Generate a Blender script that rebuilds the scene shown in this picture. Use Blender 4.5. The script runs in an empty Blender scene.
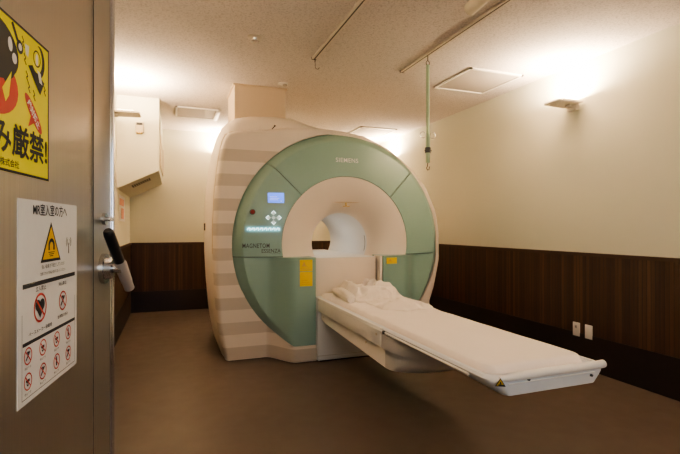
import bpy, bmesh, math, random
from mathutils import Vector, Matrix, noise
random.seed(4)
PI = math.pi
scn = bpy.context.scene
COL = scn.collection

# ------------------------------------------------------------------ materials
def new_mat(name):
    m = bpy.data.materials.new(name); m.use_nodes = True
    nt = m.node_tree; b = nt.nodes['Principled BSDF']
    return m, nt, b
def L(nt, a, b): nt.links.new(a, b)
def plain(name, col, rough=.5, metal=0., emis=None, estr=0., noise_amt=.03, bump=0., bscale=60, coat=0., spec=.5):
    m, nt, b = new_mat(name)
    b.inputs['Roughness'].default_value = rough; b.inputs['Metallic'].default_value = metal
    b.inputs['Coat Weight'].default_value = coat; b.inputs['Specular IOR Level'].default_value = spec
    tc = nt.nodes.new('ShaderNodeTexCoord'); n = nt.nodes.new('ShaderNodeTexNoise')
    n.inputs['Scale'].default_value = bscale; n.inputs['Detail'].default_value = 3
    L(nt, tc.outputs['Object'], n.inputs['Vector'])
    mx = nt.nodes.new('ShaderNodeMix'); mx.data_type = 'RGBA'
    mx.inputs[6].default_value = (*[c * (1 - noise_amt) for c in col], 1)
    mx.inputs[7].default_value = (*[min(1, c * (1 + noise_amt)) for c in col], 1)
    L(nt, n.outputs['Fac'], mx.inputs[0]); L(nt, mx.outputs[2], b.inputs['Base Color'])
    if bump:
        bp = nt.nodes.new('ShaderNodeBump'); bp.inputs['Strength'].default_value = bump
        bp.inputs['Distance'].default_value = .004
        L(nt, n.outputs['Fac'], bp.inputs['Height']); L(nt, bp.outputs['Normal'], b.inputs['Normal'])
    if emis:
        b.inputs['Emission Color'].default_value = (*emis, 1); b.inputs['Emission Strength'].default_value = estr
    return m
def ramp(nt, stops):
    r = nt.nodes.new('ShaderNodeValToRGB'); r.color_ramp.interpolation = 'LINEAR'
    while len(r.color_ramp.elements) < len(stops): r.color_ramp.elements.new(.5)
    for e, (p, c) in zip(r.color_ramp.elements, stops): e.position = p; e.color = (*c, 1)
    return r
def maths(nt, op, a=None, b=None):
    n = nt.nodes.new('ShaderNodeMath'); n.operation = op
    for i, v in enumerate((a, b)):
        if v is None: continue
        if isinstance(v, (int, float)): n.inputs[i].default_value = v
        else: L(nt, v, n.inputs[i])
    return n.outputs[0]

M = {}
M['wall'] = plain('cream_wall_paper', (.735, .72, .585), .85, bump=.25, bscale=220, noise_amt=.015)
# ceiling: pitted rock wool board
m, nt, b = new_mat('pitted_ceiling_board')
tc = nt.nodes.new('ShaderNodeTexCoord'); n = nt.nodes.new('ShaderNodeTexNoise')
n.inputs['Scale'].default_value = 75; n.inputs['Detail'].default_value = 4; n.inputs['Roughness'].default_value = .6
n.inputs['Distortion'].default_value = .6
L(nt, tc.outputs['Object'], n.inputs['Vector'])
r = ramp(nt, [(.37, (.51, .445, .39)), (.50, (.685, .605, .53)), (1, (.725, .645, .57))]); L(nt, n.outputs['Fac'], r.inputs[0])
L(nt, r.outputs[0], b.inputs['Base Color']); b.inputs['Roughness'].default_value = .95
bp = nt.nodes.new('ShaderNodeBump'); bp.inputs['Strength'].default_value = .5; bp.inputs['Distance'].default_value = .006
L(nt, r.outputs[0], bp.inputs['Height']); L(nt, bp.outputs['Normal'], b.inputs['Normal']); M['ceiling'] = m
# floor: brown sheet vinyl
m, nt, b = new_mat('brown_sheet_vinyl')
tc = nt.nodes.new('ShaderNodeTexCoord'); n = nt.nodes.new('ShaderNodeTexNoise'); n.inputs['Scale'].default_value = 1.3; n.inputs['Detail'].default_value = 5
L(nt, tc.outputs['Object'], n.inputs['Vector'])
r = ramp(nt, [(.3, (.088, .065, .050)), (.7, (.106, .079, .060))]); L(nt, n.outputs['Fac'], r.inputs[0]); L(nt, r.outputs[0], b.inputs['Base Color'])
n2 = nt.nodes.new('ShaderNodeTexNoise'); n2.inputs['Scale'].default_value = 9; n2.inputs['Detail'].default_value = 6
L(nt, tc.outputs['Object'], n2.inputs['Vector'])
mr = nt.nodes.new('ShaderNodeMapRange'); mr.inputs[3].default_value = .36; mr.inputs[4].default_value = .5
L(nt, n2.outputs['Fac'], mr.inputs[0]); L(nt, mr.outputs[0], b.inputs['Roughness']); b.inputs['Specular IOR Level'].default_value = .4
M['floor'] = m
# ribbed dark wood
m, nt, b = new_mat('ribbed_dark_walnut')
tc = nt.nodes.new('ShaderNodeTexCoord'); sp = nt.nodes.new('ShaderNodeSeparateXYZ'); L(nt, tc.outputs['Object'], sp.inputs[0])
s = maths(nt, 'ADD', sp.outputs[0], sp.outputs[1]); q = maths(nt, 'DIVIDE', s, .034)
fl = maths(nt, 'FLOOR', q); fr = maths(nt, 'FRACT', q)
wn = nt.nodes.new('ShaderNodeTexWhiteNoise'); wn.noise_dimensions = '1D'; L(nt, fl, wn.inputs['W'])
r = ramp(nt, [(0, (.050, .021, .010)), (.5, (.074, .031, .014)), (1, (.125, .056, .026))]); L(nt, wn.outputs['Value'], r.inputs[0])
tri = maths(nt, 'ABSOLUTE', maths(nt, 'SUBTRACT', fr, .5)); edge = maths(nt, 'GREATER_THAN', tri, .42)
mp = nt.nodes.new('ShaderNodeMapping'); mp.inputs['Scale'].default_value = (60, 60, 3); L(nt, tc.outputs['Object'], mp.inputs[0])
gn = nt.nodes.new('ShaderNodeTexNoise'); gn.inputs['Scale'].default_value = 1; gn.inputs['Detail'].default_value = 4; L(nt, mp.outputs[0], gn.inputs['Vector'])
mg = nt.nodes.new('ShaderNodeMix'); mg.data_type = 'RGBA'; mg.blend_type = 'MULTIPLY'; mg.inputs[0].default_value = .6
L(nt, r.outputs[0], mg.inputs[6]); L(nt, gn.outputs['Fac'], mg.inputs[7])
me = nt.nodes.new('ShaderNodeMix'); me.data_type = 'RGBA'; L(nt, edge, me.inputs[0]); L(nt, mg.outputs[2], me.inputs[6]); me.inputs[7].default_value = (.024, .010, .006, 1)
L(nt, me.outputs[2], b.inputs['Base Color']); b.inputs['Roughness'].default_value = .55
bp = nt.nodes.new('ShaderNodeBump'); bp.inputs['Strength'].default_value = .6; bp.inputs['Distance'].default_value = .004; bp.invert = True
L(nt, edge, bp.inputs['Height']); L(nt, bp.outputs['Normal'], b.inputs['Normal']); M['wood'] = m
M['rail'] = plain('dark_wood_rail', (.050, .022, .011), .45)
M['skirt'] = plain('black_skirting_board', (.014, .009, .008), .42)
# striped cream gantry shell
m, nt, b = new_mat('cream_shell_with_grey_bands')
tc = nt.nodes.new('ShaderNodeTexCoord'); sp = nt.nodes.new('ShaderNodeSeparateXYZ'); L(nt, tc.outputs['Object'], sp.inputs[0])
f = maths(nt, 'FRACT', maths(nt, 'ADD', maths(nt, 'DIVIDE', maths(nt, 'SUBTRACT', sp.outputs[2], 1.932), .2327), 20.25))
t_ = maths(nt, 'ABSOLUTE', maths(nt, 'SUBTRACT', f, .25))
mr = nt.nodes.new('ShaderNodeMapRange'); mr.inputs[1].default_value = .235; mr.inputs[2].default_value = .255; mr.inputs[3].default_value = 1; mr.inputs[4].default_value = 0
L(nt, t_, mr.inputs[0]); top = maths(nt, 'MULTIPLY', maths(nt, 'LESS_THAN', sp.outputs[2], 2.03), maths(nt, 'LESS_THAN', sp.outputs[0], 1.6)); msk = maths(nt, 'MULTIPLY', mr.outputs[0], top)
mx = nt.nodes.new('ShaderNodeMix'); mx.data_type = 'RGBA'; mx.inputs[6].default_value = (.80, .70, .59, 1); mx.inputs[7].default_value = (.60, .51, .415, 1)
L(nt, msk, mx.inputs[0]); L(nt, mx.outputs[2], b.inputs['Base Color']); b.inputs['Roughness'].default_value = .5; M['stripe'] = m
M['shell'] = plain('cream_moulded_shell', (.80, .71, .60), .45, noise_amt=.01)
M['funnel'] = plain('warm_white_moulded_shell', (.85, .745, .63), .42, noise_amt=.01)
M['bore'] = plain('pale_grey_bore_liner', (.80, .80, .80), .28, noise_amt=.01)
M['green'] = plain('sage_green_cover', (.265, .405, .35), .36, noise_amt=.015, coat=.15)
M['groove'] = plain('dark_green_groove', (.06, .11, .08), .6)
M['white'] = plain('white_plastic', (.80, .775, .73), .4, noise_amt=.01)
M['coolwhite'] = plain('cool_white_plastic', (.72, .73, .74), .4, noise_amt=.01)
M['greywhite'] = plain('light_grey_plastic', (.52, .51, .50), .45, noise_amt=.01)
M['dark'] = plain('dark_gap', (.02, .015, .012), .7)
M['black'] = plain('black_plastic', (.012, .012, .013), .35)
M['ink'] = plain('black_print', (.02, .02, .022), .6)
M['inkgrey'] = plain('dark_grey_print', (.07, .075, .07), .5)
M['yellow'] = plain('yellow_label', (.86, .62, .02), .5)
M['poster'] = plain('bright_yellow_sheet', (.88, .80, .008), .35)
M['paper'] = plain('white_sheet', (.80, .79, .77), .35)
M['red'] = plain('red_print', (.60, .045, .03), .45)
M['redbtn'] = plain('dark_red_button', (.35, .03, .02), .3)
M['orange'] = plain('amber_print', (.80, .48, .02), .5)
M['screen'] = plain('blue_lit_screen', (.08, .14, .5), .3, emis=(.10, .24, 1.0), estr=.8)
M['screenmark'] = plain('pale_screen_text', (.6, .7, .9), .3, emis=(.06, .12, .6), estr=.9)
M['_c'] = plain('cyan_backlight', (.3, .6, .6), .3, emis=(.22, .75, .85), estr=.35)
M['cyanwhite'] = plain('white_backlit_symbol', (.8, .9, .9), .3, emis=(.75, 1, 1), estr=1.3)
M['keys'] = plain('pale_silver_key', (.55, .62, .60), .35, emis=(.45, .62, .62), estr=.25)
M['silver'] = plain('silver_metal', (.62, .62, .62), .25, 1.)
M['lightsteel'] = plain('bright_satin_steel', (.72, .70, .68), .38, .75)
M['chrome'] = plain('chrome_trim', (.75, .76, .80), .14, 1.)
m, nt, b = new_mat('green_cover_with_cyan_glow')
tc = nt.nodes.new('ShaderNodeTexCoord'); sp = nt.nodes.new('ShaderNodeSeparateXYZ'); L(nt, tc.outputs['Object'], sp.inputs[0])
d_ = maths(nt, 'ABSOLUTE', maths(nt, 'SUBTRACT', sp.outputs[2], 1.237))
mr = nt.nodes.new('ShaderNodeMapRange'); mr.interpolation_type = 'SMOOTHSTEP'; mr.inputs[1].default_value = 0; mr.inputs[2].default_value = .042; mr.inputs[3].default_value = 1; mr.inputs[4].default_value = 0
L(nt, d_, mr.inputs[0]); dx_ = maths(nt, 'ABSOLUTE', maths(nt, 'SUBTRACT', sp.outputs[0], .804))
m2 = nt.nodes.new('ShaderNodeMapRange'); m2.interpolation_type = 'SMOOTHSTEP'; m2.inputs[1].default_value = .13; m2.inputs[2].default_value = .185; m2.inputs[3].default_value = 1; m2.inputs[4].default_value = 0
L(nt, dx_, m2.inputs[0]); L(nt, maths(nt, 'MULTIPLY', maths(nt, 'MULTIPLY', mr.outputs[0], m2.outputs[0]), .42), b.inputs['Emission Strength'])
b.inputs['Base Color'].default_value = (.265, .405, .35, 1); b.inputs['Roughness'].default_value = .36; b.inputs['Emission Color'].default_value = (.12, .72, .95, 1); M['cyan'] = m
M['brass'] = plain('brass_fitting', (.70, .46, .14), .3, .6)
M['alu'] = plain('aluminium_track', (.66, .58, .48), .4, .4)
M['bronze'] = plain('brown_fittings_and_track_shadow', (.055, .035, .022), .5)  # own brown of hooks and caps; also painted shade inside the track slots
M['mint'] = plain('mint_painted_tube', (.40, .52, .35), .4)
M['duct'] = plain('beige_duct_cladding', (.66, .52, .37), .7)
M['beigeplate'] = plain('beige_plastic', (.74, .65, .47), .5)
M['sconce'] = plain('champagne_metal_fitting', (.74, .66, .55), .45, 0)
M['lens'] = plain('frosted_lamp_lens', (.9, .9, .85), .4, emis=(1, .80, .52), estr=22)
M['grille'] = plain('beige_ceiling_grille', (.46, .40, .33), .8, bump=.4, bscale=160)
M['ventframe'] = plain('cream_grille_frame', (.86, .80, .70), .5)
M['olive'] = plain('grey_olive_panel', (.62, .60, .49), .8)
M['pink'] = plain('pink_print', (.74, .36, .27), .6)
M['palegreen'] = plain('pale_green_translucent_cover', (.40, .50, .36), .3)
M['cloth'] = plain('white_cotton_sheet', (.88, .80, .73), .9, bump=.25, bscale=35, noise_amt=.02)
M['blanket'] = plain('cream_crumpled_cotton', (.86, .78, .69), .95, bump=.35, bscale=70, noise_amt=.03)
# brushed stainless
m, nt, b = new_mat('brushed_stainless_steel')
tc = nt.nodes.new('ShaderNodeTexCoord'); mp = nt.nodes.new('ShaderNodeMapping'); mp.inputs['Scale'].default_value = (260, 260, 1.2); L(nt, tc.outputs['Object'], mp.inputs[0])
gn = nt.nodes.new('ShaderNodeTexNoise'); gn.inputs['Scale'].default_value = 1; gn.inputs['Detail'].default_value = 3; L(nt, mp.outputs[0], gn.inputs['Vector'])
r = ramp(nt, [(.2, (.45, .415, .375)), (.8, (.58, .535, .48))]); L(nt, gn.outputs['Fac'], r.inputs[0]); L(nt, r.outputs[0], b.inputs['Base Color'])
mr = nt.nodes.new('ShaderNodeMapRange'); mr.inputs[3].default_value = .27; mr.inputs[4].default_value = .42; L(nt, gn.outputs['Fac'], mr.inputs[0]); L(nt, mr.outputs[0], b.inputs['Roughness'])
b.inputs['Metallic'].default_value = .9
bp = nt.nodes.new('ShaderNodeBump'); bp.inputs['Strength'].default_value = .12; bp.inputs['Distance'].default_value = .001
L(nt, gn.outputs['Fac'], bp.inputs['Height']); L(nt, bp.outputs['Normal'], b.inputs['Normal']); M['steel'] = m

# ------------------------------------------------------------------ mesh helpers
class MB:
    def __init__(s): s.bm = bmesh.new()
    def box(s, a, b, bev=0., seg=2, mat=None):
        g = bmesh.ops.create_cube(s.bm, size=1)['verts']
        c = [(a[i] + b[i]) / 2 for i in range(3)]; d = [abs(b[i] - a[i]) for i in range(3)]
        for v in g: v.co = Vector((c[0] + v.co.x * d[0], c[1] + v.co.y * d[1], c[2] + v.co.z * d[2]))
        if bev:
            es = list({e for v in g for e in v.link_edges})
            res = bmesh.ops.bevel(s.bm, geom=es, offset=bev, segments=seg, profile=.5, affect='EDGES')
            g = list({v for f in res['faces'] for v in f.verts})
        if mat is not None: bmesh.ops.transform(s.bm, matrix=mat, verts=[v for v in g if v.is_valid])
        return s
    def tube(s, pts, r, n=12, cap=True, closed=False):
        pts = [Vector(p) for p in pts]; rr = r if isinstance(r, (list, tuple)) else [r] * len(pts)
        rings = []; up = None
        for i, p in enumerate(pts):
            if closed: t = pts[(i + 1) % len(pts)] - pts[i - 1]
            else: t = (pts[min(i + 1, len(pts) - 1)] - pts[max(i - 1, 0)])
            t.normalize()
            if up is None: up = Vector((0, 0, 1)) if abs(t.z) < .9 else Vector((1, 0, 0))
            x = t.cross(up)
            if x.length < 1e-4: x = t.cross(Vector((1, 0, 0)))
            x.normalize(); y = x.cross(t).normalized(); up = y
            rings.append([s.bm.verts.new(p + rr[i] * (math.cos(2 * PI * k / n) * x + math.sin(2 * PI * k / n) * y)) for k in range(n)])
        m = len(rings)
        for i in range(m if closed else m - 1):
            a, b = rings[i], rings[(i + 1) % m]
            for k in range(n): s.bm.faces.new((a[k], a[(k + 1) % n], b[(k + 1) % n], b[k]))
        if cap and not closed:
            s.bm.faces.new(rings[0][::-1]); s.bm.faces.new(rings[-1])
        return s
    def grid(s, P, close_u=False, close_v=False):
        V = [[s.bm.verts.new(p) for p in row] for row in P]
        nu = len(V); nv = len(V[0])
        for i in range(nu if close_u else nu - 1):
            for j in range(nv if close_v else nv - 1):
                q = (V[i][j], V[(i + 1) % nu][j], V[(i + 1) % nu][(j + 1) % nv], V[i][(j + 1) % nv])
                try: s.bm.faces.new(q)
                except ValueError: pass
        return V
    def prism(s, poly, f0, f1):           # poly: 2D points; f0/f1 map (u,v) to 3D
        a = [s.bm.verts.new(f0(*p)) for p in poly]; b = [s.bm.verts.new(f1(*p)) for p in poly]
        n = len(poly)
        s.bm.faces.new(a); s.bm.faces.new(b[::-1])
        for i in range(n): s.bm.faces.new((a[i], b[i], b[(i + 1) % n], a[(i + 1) % n]))
        return s
    def build(s, name, mat, parent=None, smooth=True, angle=35, merge=True):
        if merge: bmesh.ops.remove_doubles(s.bm, verts=s.bm.verts, dist=1e-5)
        bmesh.ops.recalc_face_normals(s.bm, faces=s.bm.faces)
        me = bpy.data.meshes.new(name); s.bm.to_mesh(me); s.bm.free()
        me.materials.append(M[mat] if isinstance(mat, str) else mat)
        if smooth:
            me.shade_smooth(); me.set_sharp_from_angle(angle=math.radians(angle))
        o = bpy.data.objects.new(name, me); COL.objects.link(o)
        if parent is not None: put(o, parent)
        return o
def world_loc(o):
    v = Vector(o.location)
    while o.parent: o = o.parent; v += Vector(o.location)
    return v
def put(o, parent):                       # meshes are written in world metres: undo the root's offset
    p = parent; loc_ = False
    while p is not None: loc_ = loc_ or bool(p.get('_local')); p = p.parent
    if loc_: o.parent = parent
    else:
        o.parent = parent; o.location = -world_loc(parent) + Vector(o.location)
def tag(o, label=None, cat=None, group=None, kind=None):
    if label: o['label'] = label
    if cat: o['category'] = cat
    if group: o['group'] = group
    if kind: o['kind'] = kind
    return o
def thing(name, label, cat, loc, rotz=0., group=None, local=False):
    o = bpy.data.objects.new(name, None); COL.objects.link(o); o.empty_display_size = .1
    o.location = loc; o.rotation_euler = (0, 0, rotz); tag(o, label, cat, group)
    if local: o['_local'] = 1
    return o
def struct(name, mb, mat, parent=None, **k):
    o = mb.build(name, mat, parent, **k); o['kind'] = 'structure'; return o
def text_bm(body, w=None, h=None, extrude=.0006, bold=0.):
    cu = bpy.data.curves.new('lettering', 'FONT'); cu.body = body; cu.size = 1; cu.extrude = 0; cu.offset = bold
    cu.align_x = 'LEFT'; cu.space_character = 1.08 if body.isascii() else 1.0; cu.resolution_u = 3
    o = bpy.data.objects.new('lettering', cu); COL.objects.link(o)
    dg = bpy.context.evaluated_depsgraph_get()
    me = bpy.data.meshes.new_from_object(o.evaluated_get(dg))
    bpy.data.objects.remove(o); bpy.data.curves.remove(cu)
    xs = [v.co.x for v in me.vertices]; ys = [v.co.y for v in me.vertices]
    x0, x1, y0, y1 = min(xs), max(xs), min(ys), max(ys)
    sx = (w or 1) / (x1 - x0); sy = (h / (y1 - y0)) if h else sx
    if w is None: sx = sy
    P = [((v.co.x - x0) * sx, (v.co.y - y0) * sy) for v in me.vertices]
    F = [tuple(p.vertices) for p in me.polygons]
    bpy.data.meshes.remove(me)
    return P, F
def add_text(mb, body, f, w=None, h=None, bold=0.):   # f maps (u,v) -> 3D
    P, F = text_bm(body, w, h, bold=bold)
    vs = [mb.bm.verts.new(f(u, v)) for u, v in P]
    for fc in F:
        try: mb.bm.faces.new([vs[i] for i in fc])
        except ValueError: pass
    return mb

# ------------------------------------------------------------------ camera
cam = bpy.data.cameras.new('camera'); cam.sensor_width = 36; cam.lens = 453 / 680 * 36; cam.clip_start = .02
co = bpy.data.objects.new('camera', cam); COL.objects.link(co)
co.location = (0, 0, 1.25); co.rotation_euler = (math.radians(90.1), 0, math.radians(-20.35)); scn.camera = co

# ------------------------------------------------------------------ room
XL, XR, YF_, YB, ZC = -.578, 3.44, -1.3, 7.30, 2.73
struct('floor', MB().box((XL - .1, YF_ - .1, -.08), (XR + .1, YB + .1, 0)), 'floor', smooth=False)
struct('ceiling', MB().box((XL - .1, YF_ - .1, ZC), (XR + .1, YB + .1, ZC + .08)), 'ceiling', smooth=False)
struct('wall_left', MB().box((XL - .1, YF_, 0), (XL, YB, ZC)), 'wall', smooth=False)
struct('wall_right', MB().box((XR, YF_, 0), (XR + .1, YB, ZC)), 'wall', smooth=False)
struct('wall_back', MB().box((XL - .1, YB, 0), (XR + .1, YB + .1, ZC)), 'wall', smooth=False)
struct('wall_front', MB().box((XL - .1, YF_ - .1, 0), (XR + .1, YF_, ZC)), 'wall', smooth=False)
BH, RH = .308, 1.03
struct('baseboard_right', MB().box((XR - .014, YF_, 0), (XR, YB, BH)), 'skirt', smooth=False)
struct('baseboard_back', MB().box((XL, YB - .014, 0), (XR - .014, YB, BH)), 'skirt', smooth=False)
struct('baseboard_left', MB().box((XL, .55, 0), (XL + .014, YB - .014, BH)), 'skirt', smooth=False)
struct('trim_1', MB().box((XR - .010, YF_, BH), (XR, YB, RH - .03)), 'wood', smooth=False)
struct('trim_2', MB().box((XL, YB - .010, BH), (XR - .010, YB, RH - .03)), 'wood', smooth=False)
struct('trim_3', MB().box((XL, .55, BH), (XL + .010, YB - .010, RH - .03)), 'wood', smooth=False)
struct('trim_4', MB().box((XR - .022, YF_, RH - .03), (XR, YB, RH)), 'rail', smooth=False)
struct('trim_5', MB().box((XL, YB - .022, RH - .03), (XR - .022, YB, RH)), 'rail', smooth=False)
struct('trim_6', MB().box((XL, .55, RH - .03), (XL + .022, YB - .022, RH)), 'rail', smooth=False)

# bulkhead on the left wall, slanted underside with a grille
bx1, by0, zl, zr = -.14, 5.58, 1.69, 1.908
bk = thing('duct_bulkhead', 'cream boxed-in duct on the left wall with a slanted underside and a slotted grille', 'bulkhead', (XL, by0, zl))
poly = [(XL, zl), (bx1, zr), (bx1, ZC), (XL, ZC)]
MB().prism(poly, lambda x, z: (x, by0, z), lambda x, z: (x, YB - .001, z)).build('casing', 'wall', bk, smooth=False)
dx, dz = bx1 - XL, zr - zl; ln = math.hypot(dx, dz); ux, uz = dx / ln, dz / ln; nx, nz = uz, -ux
def slope(s_, y, off): return (XL + ux * s_ + nx * off, y, zl + uz * s_ + nz * off)
MB().prism([(.004, by0 + .004), (ln - .004, by0 + .004), (ln - .004, YB - .01), (.004, YB - .01)], lambda s_, y: slope(s_, y, .0005), lambda s_, y: slope(s_, y, .004)).build('slanted_panel', 'olive', bk, smooth=False)
g = MB()
for k in range(9):
    s0 = .14 + k * .026
    g.prism([(s0, 5.88), (s0 + .016, 5.88), (s0 + .016, 6.16), (s0, 6.16)], lambda s_, y: slope(s_, y, .004), lambda s_, y: slope(s_, y, .0065))
g.build('grille_slots', 'dark', bk, smooth=False)
MB().box((bx1, 6.15, 2.02), (bx1 + .012, 7.1, 2.42)).build('access_panel', 'beigeplate', bk)
MB().box((bx1 + .012, 6.9, 2.0), (bx1 + .03, 7.0, 2.36), .004).build('access_latch', 'alu', bk)

th = thing('thermostat', 'small beige thermostat with a dark display on the cream bulkhead', 'thermostat', (-.338, by0, 2.32))
MB().box((-.385, by0 - .028, 2.325), (-.300, by0 + .0, 2.445), .006).build('case', 'beigeplate', th)
MB().box((-.374, by0 - .033, 2.405), (-.311, by0 - .027, 2.432)).build('display', 'ink', th)
mb = MB()
for k in range(3): mb.box((-.375 + k * .022, by0 - .034, 2.31), (-.362 + k * .022, by0 - .0, 2.327), .002)
mb.build('button_row', 'brass', th)

nt_ = thing('wall_notice', 'narrow white paper notice with pink blocks on the left wall beyond the door', 'notice', (XL, 6.2, 1.3))
MB().box((XL, 5.80, 1.33), (XL + .003, 6.5, 1.64)).build('sheet', 'paper', nt_)
MB().box((XL + .003, 5.87, 1.52), (XL + .005, 6.35, 1.60)).box((XL + .003, 6.05, 1.36), (XL + .005, 6.35, 1.49)).build('pink_block', 'pink', nt_)

# ------------------------------------------------------------------ wall sconces
def warm_light(name, loc, rot, power, sx, sy, col=(1, .78, .56)):
    l = bpy.data.lights.new(name, 'AREA'); l.shape = 'RECTANGLE'; l.size = sx; l.size_y = sy; l.energy = power; l.color = col
    o = bpy.data.objects.new(name, l); COL.objects.link(o); o.location = loc; o.rotation_euler = rot; return o
SW = 34
def make_sconce():
    t = thing('wall_sconce', 'plate wall lamp glowing upward', 'wall lamp', (0, 0, 0), local=True)
    b_ = MB(); b_.prism([(-.02, -.11), (-.27, -.095), (-.285, -.07), (-.285, .07), (-.27, .095), (-.02, .11)], lambda x, y: (x, y, -.004), lambda x, y: (x, y, .012)); b_.build('lamp_plate', 'sconce', t)
    MB().box((-.235, -.09, .012), (-.075, .09, .022), .004).build('lamp_housing', 'ventframe', t)
    MB().box((-.225, -.075, .022), (-.085, .075, .026)).build('lens', 'lens', t)
    MB().box((-.05, -.05, -.055), (0, .05, .02), .006).box((-.09, -.03, -.03), (-.04, .03, -.003), .006).build('wall_bracket', 'sconce', t)
    return t
def copy_tree(o, parent=None):
    c = o.copy(); COL.objects.link(c)
    if parent: c.parent = parent
    for ch in o.children: copy_tree(ch, c)
    return c
sc0 = make_sconce()
spots = [((XR, 3.12, 2.365), 0, 'plate wall lamp glowing upward on the cream right wall beside a ceiling vent'),
         ((XR, 6.7, 2.365), 0, 'plate wall lamp low behind the scanner ring on the right wall, lighting the corner'),
         ((.74, YB, 2.365), PI / 2, 'plate wall lamp on the back wall peeping out at the left shoulder of the scanner'),
         ((XL, 4.90, 2.365), PI, 'plate wall lamp on the left wall, beside the steel door edge')]
for i, (p, rz, lab) in enumerate(spots):
    s = sc0 if i == 0 else copy_tree(sc0)
    s.location = p; s.rotation_euler = (0, 0, rz); s['label'] = lab; s['group'] = 'plate wall lamps around the room'
for (x, y, nx_, ny_, pw) in [(XR, 3.12, -1, 0, 1), (XR, 6.7, -1, 0, .9), (.74, YB, 0, -1, .9), (XL, 4.90, 1, 0, .95), (XR, .15, -1, 0, .8), (XL, 1.9, 1, 0, .6)]:
    warm_light('sconce_light', (x + nx_ * .14, y + ny_ * .14, 2.405), (PI, 0, 0), SW * pw, .14 if nx_ else .15, .15 if nx_ else .14)

# ------------------------------------------------------------------ ceiling items
def rail(x, y1, label):
    t = thing('ceiling_track', label, 'ceiling track', (x, y1, ZC), group='ceiling tracks')
    m = MB(); m.box((x - .021, -.6, ZC - .018), (x - .006, y1, ZC)); m.box((x + .006, -.6, ZC - .018), (x + .021, y1, ZC)); m.box((x - .021, -.6, ZC - .004), (x + .021, y1, ZC))
    m.build('channel', 'alu', t, smooth=False)
    MB().box((x - .0085, -.6, ZC - .0175), (x + .0085, y1, ZC - .0045)).build('slot', 'bronze', t, smooth=False)
    MB().box((x - .023, y1, ZC - .02), (x + .023, y1 + .012, ZC), .002).build('end_cap', 'bronze', t)
    return t
rail(1.157, 3.76, 'slim metal ceiling track on the left, ending in a small empty hook')
rail(2.033, 3.79, 'slim metal ceiling track on the right, carrying the mint drip hanger')
hk = thing('track_hook', 'small bare wire hook dangling from the end of the left ceiling track', 'hook', (1.157, 3.74, ZC - .02))
def arc(c, r, a0, a1, n, ax='x'):
    out = []
    for k in range(n + 1):
        a = a0 + (a1 - a0) * k / n
        out.append((c[0] + (r * math.cos(a) if ax == 'x' else 0), c[1] + (0 if ax == 'x' else r * math.cos(a)), c[2] + r * math.sin(a)))
    return out
MB().tube([(1.157, 3.74, ZC - .015), (1.157, 3.74, ZC - .05)], .004, 8).build('glider', 'bronze', hk)
MB().tube([(1.157, 3.74, ZC - .05)] + arc((1.177, 3.74, ZC - .09), .018, PI, 2 * PI, 8), .002, 8).build('wire_hook', 'bronze', hk)

X0, Y0 = 2.062, 3.41
X0, Y0 = 2.033, 3.34
dh = thing('drip_hanger', 'mint green telescopic drip hanger with scroll hooks hanging from the right ceiling track', 'drip hanger', (X0, Y0, 1.74))
MB().tube([(X0, Y0, ZC - .012), (X0, Y0, 2.665)], .004, 8).tube([(X0 + .016 * math.cos(a), Y0, 2.645 + .02 * math.sin(a)) for a in [2 * PI * k / 16 for k in range(16)]], .0035, 8, closed=True).build('suspension_ring', 'bronze', dh)
MB().tube([(X0, Y0, 2.63), (X0, Y0, 1.99)], .0145, 14).build('upper_tube', 'mint', dh)
MB().tube([(X0, Y0, 2.03), (X0, Y0, 1.80)], .018, 14).build('lower_tube', 'mint', dh)
MB().tube([(X0, Y0, 1.93), (X0, Y0, 1.885)], .025, 14).tube([(X0 - .03, Y0, 1.905), (X0 + .035, Y0, 1.905)], .005, 8).build('clamp_collar', 'inkgrey', dh)
for sgn in (-1, 1):
    pts = [(X0, Y0, 2.01), (X0 + sgn * .02, Y0, 2.035)]
    pts += [(X0 + sgn * (.048 + .026 * math.cos(a)), Y0, 2.035 + .026 * math.sin(a)) for a in [PI * .9 - k * PI * 1.65 / 12 for k in range(13)]]
    MB().tube(pts, .0035, 8).build('scroll_hook', 'silver', dh)
MB().tube([(X0, Y0, 1.80), (X0 - .004, Y0, 1.775), (X0 - .012, Y0, 1.755), (X0 - .004, Y0, 1.738), (X0 + .012, Y0, 1.745), (X0 + .018, Y0, 1.77)], .0035, 8).build('end_hook', 'bronze', dh)

def vent(x0, x1, y0, y1, label, louvre=False):
    t = thing('ceiling_vent', label, 'ceiling vent', ((x0 + x1) / 2, (y0 + y1) / 2, ZC), group='square ceiling vents')
    w = .022; m = MB()
    for a, b_ in (((x0, y0), (x1, y0 + w)), ((x0, y1 - w), (x1, y1)), ((x0, y0), (x0 + w, y1)), ((x1 - w, y0), (x1, y1))):
        m.box((a[0], a[1], ZC - .014), (b_[0], b_[1], ZC))
    m.build('frame', 'ventframe', t, smooth=False)
    MB().box((x0 + w, y0 + w, ZC - .007), (x1 - w, y1 - w, ZC - .001)).build('panel', 'grille', t, smooth=False)
    if louvre: MB().box((x1 - w - .03, y0, ZC - .03), (x1, y1, ZC - .014), .004).build('deflector', 'ventframe', t)
    return t
vent(2.58, 3.19, 3.49, 4.12, 'square beige ceiling vent in a cream frame above the right wall lamp')
vent(.04, .57, 5.84, 6.36, 'pale ceiling vent with a bright side flap, left of the duct column', True)
vent(2.58, 3.17, 6.08, 6.70, 'square ceiling vent in the far right corner, just above the scanner ring')

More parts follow.
